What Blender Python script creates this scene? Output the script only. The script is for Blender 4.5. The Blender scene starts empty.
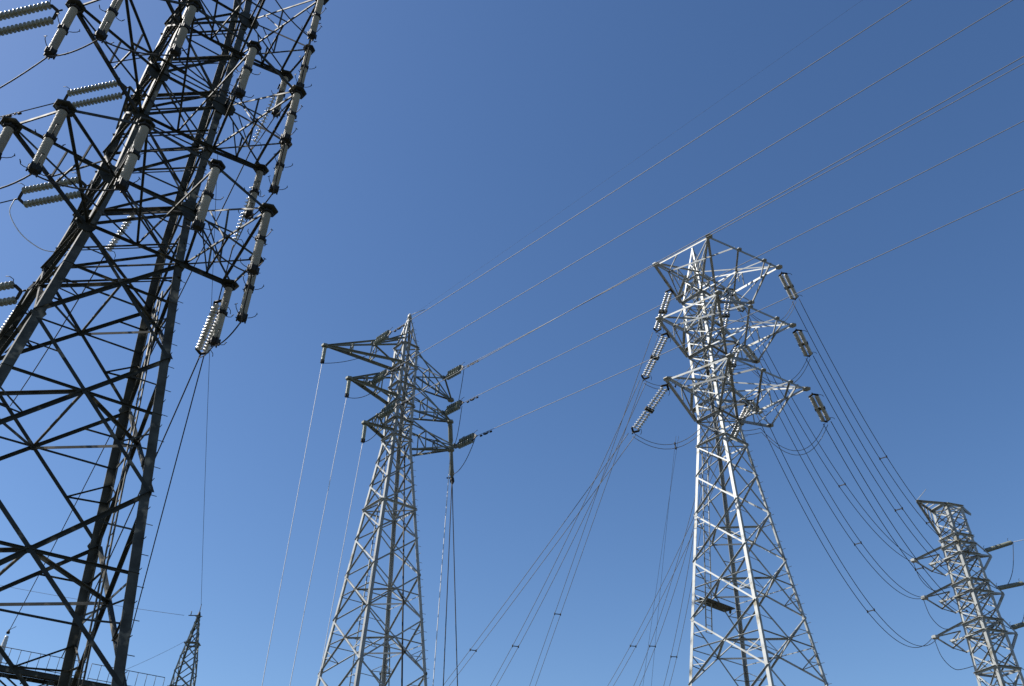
import bpy, math, random
import numpy as np
from mathutils import Vector, Matrix
random.seed(7)
sc = bpy.context.scene
COL = sc.collection
EYE = 1.6

# ------------------------------------------------------------------ camera
FPX, PITCH, ROLL = 860.0, math.radians(36.2), math.radians(0.87)
cF = np.array([0, math.cos(PITCH), math.sin(PITCH)])
_R = np.array([1.0, 0, 0]); _U = np.array([0, -math.sin(PITCH), math.cos(PITCH)])
cR = math.cos(ROLL)*_R + math.sin(ROLL)*_U
cU = -math.sin(ROLL)*_R + math.cos(ROLL)*_U
cam_d = bpy.data.cameras.new('camera'); cam = bpy.data.objects.new('camera', cam_d); COL.objects.link(cam)
cam_d.sensor_width = 36.0; cam_d.lens = 36.0*FPX/1024.0
cam_d.clip_start = 0.1; cam_d.clip_end = 20000
m = Matrix(((cR[0], cU[0], -cF[0], 0), (cR[1], cU[1], -cF[1], 0), (cR[2], cU[2], -cF[2], EYE), (0, 0, 0, 1)))
cam.matrix_world = m
sc.camera = cam

# ------------------------------------------------------------------ sky, sun, exposure
SUN_AZ, SUN_EL = 269.0, 46.0            # compass bearing, the camera looks along 0
w = bpy.data.worlds.new('World'); sc.world = w; w.use_nodes = True
nt = w.node_tree; bg = nt.nodes['Background']
sky = nt.nodes.new('ShaderNodeTexSky'); sky.sky_type = 'NISHITA'; sky.sun_disc = False
sky.sun_elevation = math.radians(SUN_EL); sky.sun_rotation = math.radians(SUN_AZ)
sky.air_density = 1.0; sky.dust_density = 0.6; sky.ozone_density = 3.2; sky.altitude = 50
hs_ = nt.nodes.new('ShaderNodeHueSaturation'); hs_.inputs['Saturation'].default_value = 1.15; hs_.inputs['Hue'].default_value = 0.5035
nt.links.new(sky.outputs[0], hs_.inputs['Color']); nt.links.new(hs_.outputs[0], bg.inputs[0]); bg.inputs[1].default_value = 0.071
sd = bpy.data.lights.new('sun', 'SUN'); sun = bpy.data.objects.new('sun', sd); COL.objects.link(sun)
sd.energy = 4.6; sd.angle = math.radians(0.53); sd.color = (1.0, 0.95, 0.88)
_a, _e = math.radians(SUN_AZ), math.radians(SUN_EL)
sdir = Vector((math.sin(_a)*math.cos(_e), math.cos(_a)*math.cos(_e), math.sin(_e)))
sun.rotation_euler = sdir.to_track_quat('Z', 'Y').to_euler()
sc.view_settings.view_transform = 'Standard'; sc.view_settings.look = 'None'
sc.view_settings.exposure = 1.0; sc.view_settings.gamma = 1.0
sc.render.film_transparent = False

# ------------------------------------------------------------------ surveying helpers: bearings measured from the standpoint
def ray(x, y):
    return cF + cR*(x-512.0)/FPX - cU*(y-343.0)/FPX
def at_z(x, y, z):                       # where that bearing reaches the height z
    d = ray(x, y); return Vector(d*((z-EYE)/d[2])) + Vector((0, 0, EYE))
def at_d(x, y, dist):                    # where that bearing reaches a ground distance
    d = ray(x, y); return Vector(d*(dist/math.hypot(d[0], d[1]))) + Vector((0, 0, EYE))
def at_len(p0, x, y, L):                 # the point on that bearing L metres from p0 (farther one)
    d = Vector(ray(x, y)).normalized(); o = Vector((0, 0, EYE)); q = p0-o
    b = q.dot(d); c = q.length_squared-L*L; disc = b*b-c
    return o+d*(b+math.sqrt(disc) if disc > 0 else b)

def bearing(p):
    q = np.array([p.x, p.y, p.z-EYE]); z = q@cF; return 512+FPX*(q@cR)/z, 343-FPX*(q@cU)/z

# ------------------------------------------------------------------ materials
def mat(name, col, rough=0.6, metal=0.0,  col2=None, scale=3.0, amount=0.5, spots=None, spot_scale=1.2, bump=0.0, spec=0.5, vary=0.0):
    M = bpy.data.materials.new(name); M.use_nodes = True
    t = M.node_tree; b = t.nodes['Principled BSDF']
    b.inputs['Specular IOR Level'].default_value = spec; b.inputs['Roughness'].default_value = rough; b.inputs['Metallic'].default_value = metal
    tc = t.nodes.new('ShaderNodeTexCoord')
    n = t.nodes.new('ShaderNodeTexNoise'); n.inputs['Scale'].default_value = scale; n.inputs['Detail'].default_value = 6
    t.links.new(tc.outputs['Object'], n.inputs['Vector'])
    r = t.nodes.new('ShaderNodeValToRGB')
    c2 = col2 or tuple(c*0.65 for c in col)
    r.color_ramp.elements[0].position = 0.5-amount*0.5; r.color_ramp.elements[1].position = 0.5+amount*0.5
    r.color_ramp.elements[0].color = (*c2, 1); r.color_ramp.elements[1].color = (*col, 1)
    t.links.new(n.outputs['Fac'], r.inputs[0])
    out = r.outputs[0]
    if spots:
        n2 = t.nodes.new('ShaderNodeTexNoise'); n2.inputs['Scale'].default_value = spot_scale; n2.inputs['Detail'].default_value = 8
        t.links.new(tc.outputs['Object'], n2.inputs['Vector'])
        r2 = t.nodes.new('ShaderNodeValToRGB'); r2.color_ramp.elements[0].position = 0.58; r2.color_ramp.elements[1].position = 0.68
        t.links.new(n2.outputs['Fac'], r2.inputs[0])
        mx = t.nodes.new('ShaderNodeMixRGB'); t.links.new(r2.outputs[0], mx.inputs[0]); t.links.new(out, mx.inputs[1])
        mx.inputs[2].default_value = (*spots, 1); out = mx.outputs[0]
    if vary:
        oi = t.nodes.new('ShaderNodeObjectInfo'); mv = t.nodes.new('ShaderNodeMapRange'); mv.inputs[3].default_value = 1-vary; mv.inputs[4].default_value = 1+vary*.35
        t.links.new(oi.outputs['Random'], mv.inputs[0]); mm = t.nodes.new('ShaderNodeVectorMath'); mm.operation = 'SCALE'
        t.links.new(out, mm.inputs[0]); t.links.new(mv.outputs[0], mm.inputs['Scale']); out = mm.outputs[0]
    t.links.new(out, b.inputs['Base Color'])
    mr = t.nodes.new('ShaderNodeMapRange'); mr.inputs[3].default_value = max(0.05, rough-0.12); mr.inputs[4].default_value = min(1, rough+0.12)
    t.links.new(n.outputs['Fac'], mr.inputs[0]); t.links.new(mr.outputs[0], b.inputs['Roughness'])
    if bump:
        bp = t.nodes.new('ShaderNodeBump'); bp.inputs['Strength'].default_value = bump
        t.links.new(n.outputs['Fac'], bp.inputs['Height']); t.links.new(bp.outputs[0], b.inputs['Normal'])
    return M
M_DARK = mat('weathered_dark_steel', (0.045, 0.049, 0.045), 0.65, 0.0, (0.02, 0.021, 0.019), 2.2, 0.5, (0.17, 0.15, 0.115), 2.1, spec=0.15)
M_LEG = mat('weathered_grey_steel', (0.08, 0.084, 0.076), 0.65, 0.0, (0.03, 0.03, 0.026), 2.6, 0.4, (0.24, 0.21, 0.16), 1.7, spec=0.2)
M_GALV = mat('galvanised_steel', (0.335, 0.35, 0.345), 0.5, 0.12, (0.26, 0.27, 0.265), 1.8, 0.5, (0.17, 0.16, 0.125), 1.6, spec=0.2, vary=.2)
M_GALV2 = mat('dull_galvanised_steel', (0.22, 0.235, 0.22), 0.5, 0.15, (0.14, 0.15, 0.135), 1.8, 0.5, (0.15, 0.14, 0.11), 1.1, spec=0.2, vary=.25)
M_GALV3 = mat('green_grey_galvanised_steel', (0.20, 0.215, 0.19), 0.5, 0.0, (0.13, 0.14, 0.12), 1.8, 0.5, spec=.2, vary=.2)
M_FIT = mat('dark_iron_fitting', (0.02, 0.02, 0.02), 0.6, 0.0, spec=0.2)
M_POST = mat('grey_porcelain', (0.31, 0.30, 0.26), 0.42, 0.0, (0.20, 0.19, 0.16), 1.5, 0.6, vary=.2)
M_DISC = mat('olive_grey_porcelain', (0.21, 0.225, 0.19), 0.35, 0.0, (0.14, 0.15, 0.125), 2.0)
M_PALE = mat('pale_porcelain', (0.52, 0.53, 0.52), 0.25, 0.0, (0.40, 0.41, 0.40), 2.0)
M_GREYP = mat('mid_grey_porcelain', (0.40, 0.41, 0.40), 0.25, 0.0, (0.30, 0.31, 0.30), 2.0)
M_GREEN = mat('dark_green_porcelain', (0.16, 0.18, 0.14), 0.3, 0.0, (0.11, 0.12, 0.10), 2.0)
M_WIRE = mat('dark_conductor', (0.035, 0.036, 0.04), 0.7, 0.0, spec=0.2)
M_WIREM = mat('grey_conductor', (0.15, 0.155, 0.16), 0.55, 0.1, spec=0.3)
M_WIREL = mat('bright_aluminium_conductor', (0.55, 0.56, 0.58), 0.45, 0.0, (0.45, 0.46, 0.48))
M_GROUND = mat('dry_ground', (0.075, 0.068, 0.052), 0.95, 0.0, (0.04, 0.045, 0.026), 0.05, 0.5, bump=0.2)
M_CONC = mat('concrete', (0.32, 0.31, 0.29), 0.85, 0.0, (0.24, 0.23, 0.22), 1.2)

# ------------------------------------------------------------------ mesh builder
class MB:
    def __init__(s): s.v = []; s.f = []; s.smooth = []
    def _add(s, rings, closed=True, caps=True, smooth=False):
        base = len(s.v); n = len(rings[0])
        for r in rings: s.v += [tuple(p) for p in r]
        for i in range(len(rings)-1):
            for j in range(n):
                j2 = (j+1) % n
                s.f.append((base+i*n+j, base+i*n+j2, base+(i+1)*n+j2, base+(i+1)*n+j)); s.smooth.append(smooth)
        if caps:
            s.f.append(tuple(base+j for j in reversed(range(n)))); s.smooth.append(False)
            e = base+(len(rings)-1)*n
            s.f.append(tuple(e+j for j in range(n))); s.smooth.append(False)
    def sect(s, p, q, prof, u, v):
        s._add([[Vector(p)+u*a+v*b for a, b in prof], [Vector(q)+u*a+v*b for a, b in prof]])
    def angle(s, p, q, b, n, outward=False, t=None, off=0.0):
        """rolled steel angle from p to q: one flange lies in the face with normal n, the other stands off it at the upper edge"""
        p = Vector(p); q = Vector(q); n = Vector(n).normalized(); a = (q-p).normalized()
        n = (n-a*n.dot(a)).normalized(); u = a.cross(n)
        if u.z > 0: u = -u
        t = t or max(b*0.11, 0.008); d = n if outward else -n
        s.sect(p+n*off, q+n*off, [(-b/2, 0), (b/2, 0), (b/2, t), (-b/2+t, t), (-b/2+t, b), (-b/2, b)], u, d)
    def corner(s, p, q, b, d1, d2, t=None):
        """leg angle with its heel on the line p-q and flanges along d1 and d2"""
        t = t or b*0.12; d1 = Vector(d1).normalized(); d2 = Vector(d2).normalized()
        s.sect(p, q, [(0, 0), (b, 0), (b, t), (t, t), (t, b), (0, b)], d1, d2)
    def bar(s, p, q, wd, ht, up=(0, 0, 1)):
        p = Vector(p); q = Vector(q); a = (q-p).normalized(); up = Vector(up)
        if abs(a.dot(up)) > 0.98: up = Vector((1, 0, 0))
        x = a.cross(up).normalized(); z = x.cross(a)
        s.sect(p, q, [(-wd/2, -ht/2), (wd/2, -ht/2), (wd/2, ht/2), (-wd/2, ht/2)], x, z)
    def tube(s, pts, r, n=6, caps=True):
        pts = [Vector(p) for p in pts]; rings = []; px = None
        for i, p in enumerate(pts):
            a = (pts[min(i+1, len(pts)-1)]-pts[max(i-1, 0)]).normalized()
            ref = px if px is not None else (Vector((0, 0, 1)) if abs(a.z) < 0.9 else Vector((1, 0, 0)))
            x = (ref-a*ref.dot(a)).normalized(); px = x; y = a.cross(x)
            rings.append([p+(x*math.cos(k*2*math.pi/n)+y*math.sin(k*2*math.pi/n))*r for k in range(n)])
        s._add(rings, True, caps, True)
    def lathe(s, p, q, prof, n=12, smooth=True):
        p = Vector(p); a = (Vector(q)-p).normalized()
        x = a.orthogonal().normalized(); y = a.cross(x); rings = []
        for d, r in prof:
            rings.append([p+a*d+(x*math.cos(k*2*math.pi/n)+y*math.sin(k*2*math.pi/n))*max(r, 0.001) for k in range(n)])
        s._add(rings, True, True, smooth)
    def plate(s, c, n, r, t=0.03, sides=8, up=None, sx=1.0):
        c = Vector(c); n = Vector(n).normalized()
        x = n.orthogonal().normalized() if up is None else (Vector(up)-n*n.dot(Vector(up))).normalized()
        y = n.cross(x)
        ring = [x*math.cos((k+.5)*2*math.pi/sides)*r+y*math.sin((k+.5)*2*math.pi/sides)*r*sx for k in range(sides)]
        s._add([[c-n*t/2+p for p in ring], [c+n*t/2+p for p in ring]])
    def build(s, name, material, parent=None, origin=None, mesh_only=False):
        o = Vector(origin) if origin is not None else (WL[parent.name].copy() if parent is not None else Vector((0, 0, 0)))
        me = bpy.data.meshes.new(name)
        me.from_pydata([(x-o.x, y-o.y, z-o.z) for x, y, z in s.v], [], s.f)
        me.polygons.foreach_set('use_smooth', s.smooth); me.update()
        me.materials.append(material)
        if mesh_only: return me
        return link(name, me, parent, o)
WL = {}                                                    # world origin of every parent
def link(name, me, parent=None, o=None):
    ob = bpy.data.objects.new(name, me); COL.objects.link(ob)
    if parent is not None: ob.parent = parent; WL[ob.name] = WL[parent.name].copy()
    else:
        ob.location = o if o is not None else (0, 0, 0); WL[ob.name] = Vector(ob.location)
    return ob
def tag(o, label, cat, group=None, kind=None):
    o['label'] = label; o['category'] = cat
    if group: o['group'] = group
    if kind: o['kind'] = kind
    return o
def thing(name, label, cat, loc=(0, 0, 0), group=None):
    o = bpy.data.objects.new(name, None); COL.objects.link(o); o.location = loc; o.empty_display_size = 0.3
    WL[o.name] = Vector(loc); return tag(o, label, cat, group)

# ------------------------------------------------------------------ ground
g = MB(); R_ = 9000.0
g.v = [(-R_, -R_, 0), (R_, -R_, 0), (R_, R_, 0), (-R_, R_, 0)]; g.f = [(0, 1, 2, 3)]; g.smooth = [False]
o = g.build('ground', M_GROUND); o['kind'] = 'structure'

# ------------------------------------------------------------------ lattice tower frame
class Tower:
    def __init__(s, cx, cy, S, yaw, prof):
        s.C = (cx, cy); s.S = S; s.yaw = yaw; s.prof = prof; s.off = {}; s.slim = 1e9
    def hw(s, h):
        p = s.prof
        if h <= p[0][0]:
            (h0, w0), (h1, w1) = p[0], p[1]; return w0+(w1-w0)*(h-h0)/(h1-h0)
        for (h0, w0), (h1, w1) in zip(p, p[1:]):
            if h <= h1: return w0+(w1-w0)*(h-h0)/(h1-h0)
        return p[-1][1]
    def W(s, x, y, h): return Vector(((s.C[0]+x)*s.S, (s.C[1]+y)*s.S, h*s.S+EYE))
    def P(s, k, h, f=1.0):
        a = s.yaw+k*math.pi/2; r = s.hw(h)*f
        ox, oy = s.off.get(k % 4, (0, 0)); return s.W(r*(math.cos(a)+ox), r*(math.sin(a)+oy), h)
    def ground_h(s): return -EYE/s.S
    def n(s, k):                                            # outward normal of the face between corners k and k+1
        a = s.yaw+(k+.5)*math.pi/2; return Vector((math.cos(a), math.sin(a), 0))
    def legs(s, root, b, material, hs, bolts=None, mats=None):
        for k in range(4):
            mb = MB(); d1 = (s.P(k+1, 0)-s.P(k, 0)); d2 = (s.P(k+3, 0)-s.P(k, 0))
            for i, (h0, h1) in enumerate(zip(hs, hs[1:])):
                bb = b*(1.0 if i == 0 else 0.9)*(1.0 if h0 < s.slim else 0.6)
                mb.corner(s.P(k, h0), s.P(k, h1), bb, d1, d2)
                mb.plate(s.P(k, h1)+d1.normalized()*bb*.5+s.n(k)*.012, s.n(k), bb*.75, .02, 6)
            if bolts is not None and k in bolts:
                z = hs[0]; L = 0.42/s.S; i = 0
                while z < hs[-1]-0.5:
                    p = s.P(k, z); d = (d1 if i % 2 else d2).normalized()
                    mb.tube([p, p-d*0.17], 0.011, 5); z += L; i += 1
            mb.build('leg', material, root)
    def panel(s, root, k, h0, h1, b, material, mid=True, red=True, style='X', plate=True):
        mb = MB(); n = s.n(k); A0, A1, B0, B1 = s.P(k, h0), s.P(k, h1), s.P(k+1, h0), s.P(k+1, h1)
        # lean the normal with the taper
        nn = (B0-A0).cross(A1-A0).normalized(); nn = nn if nn.dot(n) > 0 else -nn
        t = b*0.13
        mb.angle(A1, B0, b, nn, False, off=0.004)
        mb.angle(B1, A0, b, nn, True, off=-t*0.1-0.02)
        f = (A1-B1).length/((A1-B1).length+(A0-B0).length)
        X = A1+(B0-A1)*f
        if plate: mb.plate(X+nn*.012, nn, b*1.1, .016, 6)
        if mid:
            hm = h1+(h0-h1)*f; Am = s.P(k, hm); Bm = s.P(k+1, hm)
            mb.angle(Am, Bm, b*.62, nn, True, off=-.05)
        if red:
            for (P0, P1, Q) in ((A0, A1, B0), (B0, B1, A0)):
                top, bot = P1, P0
                c1 = X+(bot-X)*0.5; c2 = X+(top-X)*0.5
                l1 = bot+(top-bot)*0.30; l2 = bot+(top-bot)*0.78
                mb.angle(c1, l1, b*.45, nn, False, off=-.035)
                if mid: mb.angle(c1, bot+(top-bot)*f*.98, b*.45, nn, False, off=-.035)
                mb.angle(c2, l2, b*.45, nn, False, off=-.035)
        return mb.build('lattice_panel', material, root)
    def belt(s, root, h, b, material, cross=True):
        mb = MB()
        for k in range(4):
            mb.angle(s.P(k, h), s.P(k+1, h), b, s.n(k), True, off=.03)
        if cross:
            mb.bar(s.P(0, h)+Vector((0, 0, -.02)), s.P(2, h)+Vector((0, 0, -.02)), b*.7, b*.5)
            mb.bar(s.P(1, h)+Vector((0, 0, .07)), s.P(3, h)+Vector((0, 0, .07)), b*.7, b*.5)
        return mb.build('belt', material, root)
    def diaphragm(s, root, h0, h1, b, material):
        w0, w1 = s.hw(h0), s.hw(h1); h = h1+(h0-h1)*w1/(w0+w1); mb = MB()
        M = [(s.P(k, h)+s.P(k+1, h))*.5 for k in range(4)]
        for k in range(4): mb.angle(M[k]-Vector((0, 0, .03)), M[(k+1) % 4]-Vector((0, 0, .03)), b, (M[k]+M[(k+1) % 4])*.5-(M[0]+M[2])*.5, True)
        mb.bar(M[0]+Vector((0, 0, .06)), M[2]+Vector((0, 0, .06)), b*.8, b*.5)
        return mb.build('diaphragm', material, root)
    def footings(s, root):
        for k in range(4):
            h = s.ground_h(); p = s.P(k, h); mb = MB()
            mb.lathe(p+Vector((0, 0, -.4)), p+Vector((0, 0, .5)), [(0, .55), (.85, .5), (.9, .42)], 12, False)
            mb.build('footing', M_CONC, root)
    def ladder(s, root, k, f, h0, h1, inset, material):
        def pos(h):
            a = s.P(k, h); b = s.P(k+1, h); c = s.W(0, 0, h); p = a+(b-a)*f; return p+(c-p)*inset
        a, b = pos(h0), pos(h1); d = (s.P(k+1, h0)-s.P(k, h0)).normalized(); mb = MB()
        for sg in (-.2, .2): mb.tube([a+d*sg, b+d*sg], .028, 5)
        n = int((b-a).length/.33)
        for i in range(n+1):
            c = a+(b-a)*(i/n); mb.tube([c-d*.2, c+d*.2], .016, 4)
        return mb.build('ladder', material, root)
def beam(mb, p, q, b, out=None):
    """horizontal arm beam: an angle with one upright flange and one flat flange seen from below"""
    p = Vector(p); q = Vector(q); a = (q-p).normalized(); n = Vector((a.y, -a.x, 0))
    if n.length < .01: n = Vector((1, 0, 0))
    if out is not None and n.dot(Vector(out)) < 0: n = -n
    mb.angle(p, q, b, n, False)

# ------------------------------------------------------------------ insulators
def disc_string_mesh(name, n, material, pitch=.146, r=.128, seg=12, dark_at=None):
    mb = MB(); prof = []
    for i in range(n):
        z = i*pitch
        prof += [(z, .022), (z+.03, .04), (z+.055, .05), (z+.078, r), (z+.096, r), (z+.10, r*.8), (z+.105, .035), (z+.13, .022)]
    mb.lathe((0, 0, 0), (0, 0, -1), prof, seg, True)
    me = mb.build(name, material, None, (0, 0, 0), True)
    me['len'] = n*pitch
    return me
def yoke_mesh(wd):
    mb = MB()
    pts = [(-wd, -.05), (-wd, .03), (-.05, .2), (.05, .2), (wd, .03), (wd, -.05), (wd-.05, -.05), (0, .11), (-wd+.05, -.05)]
    mb._add([[Vector((x, -.02, z)) for x, z in pts], [Vector((x, .02, z)) for x, z in pts]])
    return mb.build('yoke_plate', M_FIT, None, (0, 0, 0), True)
def horn_mesh():
    mb = MB()
    mb.tube([(0, 0, 0), (.16, 0, .05), (.26, 0, -.06), (.29, 0, -.2)], .013, 5)
    return mb.build('arcing_horn', M_FIT, None, (0, 0, 0), True)
YK = yoke_mesh(.24); HORN = horn_mesh()
def orient(d, side):
    """local -Z along d, local X as near as possible to side"""
    z = -Vector(d).normalized(); x = Vector(side); x = (x-z*x.dot(z))
    x = x.normalized() if x.length > 1e-4 else z.orthogonal().normalized(); y = z.cross(x)
    return Matrix((x, y, z)).transposed().to_4x4()
def child(name, me, parent, loc, flip=False):
    ob = bpy.data.objects.new(name, me); COL.objects.link(ob); ob.parent = parent; ob.location = loc
    if flip: ob.rotation_euler = (0, math.pi, 0)
    return ob
def tension_string(p, q, me, label, group, side=(1, 0, 0), gap=.24, joint=False, double=True):
    """insulator string pulled from its anchor p towards q"""
    p = Vector(p); q = Vector(q); d = (q-p).normalized(); L = (q-p).length; Ls = me['len']
    t = thing('insulator_string', label, 'insulator', p, group)
    t.matrix_world = Matrix.Translation(p) @ orient(d, side)
    z0 = (L-Ls)/2
    mb = MB(); mb.tube([(0, 0, .0), (0, 0, -z0+.2)], .03, 6); mb.tube([(0, 0, -(L-z0)-.2), (0, 0, -L)], .03, 6)
    child('link', mb.build('link', M_FIT, None, (0, 0, 0), True), t, (0, 0, 0))
    xs = (-gap, gap) if double else (0,)
    for x in xs: child('disc_string', me, t, (x, 0, -z0))
    if double:
        child('yoke_plate', YK, t, (0, 0, -z0+.02)); child('yoke_plate', YK, t, (0, 0, -(L-z0)-.02), True)
    if joint:
        mb = MB(); mb.bar((-gap-.12, 0, 0), (gap+.12, 0, 0), .09, .2, (0, 0, 1))
        child('spacer_bar', mb.build('spacer_bar', M_FIT, None, (0, 0, 0), True), t, (0, 0, -L*.52))
    child('arcing_horn', HORN, t, (gap if double else .05, 0, -z0-.05)); child('arcing_horn', HORN, t, (gap if double else .05, 0, -(L-z0)+.05))
    return t
def shed_mesh(L, r, name, material, pitch=.055, seg=14):
    mb = MB(); prof = [(0, r*.8)]; n = int(L/pitch)
    for i in range(n):
        z = i*L/n; prof += [(z+.004, r*.84), (z+.02, r), (z+.030, r*.98), (z+.036, r*.84)]
    prof.append((L, r*.8)); mb.lathe((0, 0, 0), (0, 0, -1), prof, seg, True)
    return mb.build(name, material, None, (0, 0, 0), True)
def clamp_mesh(r, h, horns=True, flare=1.0):
    mb = MB(); mb.lathe((0, 0, h/2), (0, 0, -h/2), [(0, r*.8), (.02, r), (h*.45, r*1.04), (h*.55, r*1.04), (h-.02, r*flare), (h, r*.85)], 10, False)
    for k in range(6):
        a = k*math.pi/3; mb.lathe((r*math.cos(a), r*math.sin(a), h*.62), (r*math.cos(a), r*math.sin(a), -h), [(0, .025), (h*1.24, .025)], 6, False)
    return mb.build('clamp', M_FIT, None, (0, 0, 0), True)
def horns_mesh(r):
    mb = MB(); c, s_ = 1.0, 0.0
    mb.tube([(r*c, 0, 0), ((r+.10)*c, 0, .03), ((r+.2)*c, 0, .10), ((r+.24)*c, 0, .19), ((r+.24)*c, .05, .21), ((r+.24)*c, -.05, .20)], .012, 5)
    return mb.build('arcing_horn', M_FIT, None, (0, 0, 0), True)
SHED = shed_mesh(.98, .125, 'shed_column', M_POST)
CL_S = clamp_mesh(.145, .13); CL_E = clamp_mesh(.15, .19, flare=.9); CL_T = clamp_mesh(.155, .09); HRN = horns_mesh(.17)
def support_insulator(p, label, group, rot=0.0, d=(0, 0, -1)):
    t = thing('support_insulator', label, 'insulator', p, group)
    t.matrix_world = Matrix.Translation(Vector(p)) @ orient(d, (math.cos(rot), math.sin(rot), 0))
    child('clamp', CL_T, t, (0, 0, -.06))
    child('shed_column', SHED, t, (0, 0, -.12)); child('clamp', CL_S, t, (0, 0, -1.17)); child('shed_column', SHED, t, (0, 0, -1.24))
    child('clamp', CL_E, t, (0, 0, -2.32))
    for z in (-1.17, -2.3):
        for k in range(3): child('arcing_horn', HRN, t, (0, 0, z)).rotation_euler = (0, 0, k*2.1+.4+rot)
    return t

# ------------------------------------------------------------------ conductors
def smooth(pts, k=6):
    P = [pts[0]]+list(pts)+[pts[-1]]; out = []
    for i in range(1, len(P)-2):
        a, b, c, d = P[i-1], P[i], P[i+1], P[i+2]
        for j in range(k):
            t = j/k; out.append(.5*((2*b)+(c-a)*t+(2*a-5*b+4*c-d)*t*t+(3*b-a-3*c+d)*t**3))
    return out+[pts[-1]]
def span(p, q, sag, n=24, t1=1.0):
    p = Vector(p); q = Vector(q)
    return [p+(q-p)*t-Vector((0, 0, 4*sag*t*(1-t))) for t in [i*t1/n for i in range(n+1)]]
def wire(name, label, cat, pts, r, material, group=None, dampers=()):
    mb = MB(); pts = [p for p in pts if p.z > .3]; mb.tube(pts, r, 6); o = mb.build(name, material, None, pts[0]); tag(o, label, cat, group)
    for i, f in dampers:
        p = pts[i]+(pts[i+1]-pts[i])*f; d = (pts[i+1]-pts[i]).normalized(); b = MB()
        b.tube([p+Vector((0, 0, .0)), p+Vector((0, 0, -.10))], .03, 6)
        b.tube([p-d*.2+Vector((0, 0, -.1)), p+d*.2+Vector((0, 0, -.1))], .012, 5)
        for sg in (-1, 1): b.lathe(p+d*sg*.13+Vector((0, 0, -.1)), p+d*sg*.28+Vector((0, 0, -.1)), [(0, .03), (.02, .05), (.13, .05), (.15, .03)], 8)
        b.build('damper', M_FIT, o)
    return o
def bundle(label, pts, sep, r, material, group=None, spacers=(), side=None, name='bundle_conductor', cat='power line'):
    pts = [p for p in pts if p.z > .3]
    t = thing(name, label, cat, pts[0], group)
    d = (pts[-1]-pts[0]); s_ = Vector((d.y, -d.x, 0)).normalized() if side is None else Vector(side).normalized()
    for k in (-1, 1):
        mb = MB(); mb.tube([p+s_*sep*.5*k for p in pts], r, 6); mb.build('conductor', material, t)
    for f in spacers:
        x = f*(len(pts)-1); i = int(x); p = pts[i]+(pts[min(i+1, len(pts)-1)]-pts[i])*(x-i); mb = MB()
        mb.bar(p-s_*(sep*.5+.03), p+s_*(sep*.5+.03), .035, .045)
        for k in (-1, 1): mb.lathe(p+s_*sep*.5*k-Vector((0, 0, .08)), p+s_*sep*.5*k+Vector((0, 0, .08)), [(0, .025), (.02, .038), (.14, .038), (.16, .025)], 8)
        mb.build('spacer', M_FIT, t)
    return t
ORD = ['top', 'middle', 'bottom']

# ================================================================== near dark tower (left)
T1 = Tower(-12.853, 21.443, 1.0, 4.57, [(-1.6, 4.95), (20.0, 1.93), (32.0, 1.62), (35.0, 1.35), (40.0, .25)])
T1.off[3] = (-.20, -.12)
t1 = thing('transmission_tower', 'dark weathered lattice tower looming nearest at the left, its arms hung with grey insulators', 'tower', (T1.C[0], T1.C[1], 0), 'lattice transmission towers')
H1 = [-1.6, 5.2, 10.2, 14.6, 18.4, 20.8, 24.0, 26.4, 29.6, 32.0, 35.0, 40.0]
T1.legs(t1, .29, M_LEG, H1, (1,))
T1.footings(t1)
for k in range(4):
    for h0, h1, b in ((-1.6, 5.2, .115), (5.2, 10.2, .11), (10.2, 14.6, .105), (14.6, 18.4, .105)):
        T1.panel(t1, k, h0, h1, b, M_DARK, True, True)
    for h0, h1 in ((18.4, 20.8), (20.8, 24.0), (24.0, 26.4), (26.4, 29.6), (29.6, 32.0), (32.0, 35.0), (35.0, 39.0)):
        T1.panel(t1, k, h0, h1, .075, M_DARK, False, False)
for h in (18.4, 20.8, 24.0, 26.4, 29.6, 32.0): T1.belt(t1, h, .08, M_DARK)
for i, h in enumerate((17.8, 19.3, 20.95, 23.0, 25.0, 27.2, 29.3, 31.3)):     # heavy plan beams across the body
    p, q = T1.P(3, h), T1.P(1, h); mb = MB(); sd_ = (q-p).normalized().cross(Vector((0, 0, 1)))
    hv = (.05, .045, .105, .05, .06, .10, .045, .06)[i]
    mb.angle(p+sd_*.05, q+sd_*.05, hv, sd_, True); mb.angle(p-sd_*.05, q-sd_*.05, hv, -sd_, True); mb.build('plan_beam', M_DARK, t1)
for h0, h1 in ((5.2, 10.2), (10.2, 14.6), (14.6, 18.4)): T1.diaphragm(t1, h0, h1, .09, M_LEG)
T1.ladder(t1, 1, .45, -1.6, 18.0, .12, M_LEG)
POLY = [(-.85, -5.95), (.85, -6.55), (2.85, -6.05), (4.38, -4.6), (5.45, -2.85), (4.58, -.6), (3.4, .68)]
LV1 = [(29.6, 'top'), (24.0, 'middle'), (18.4, 'bottom')]
NODE1 = {}
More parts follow.
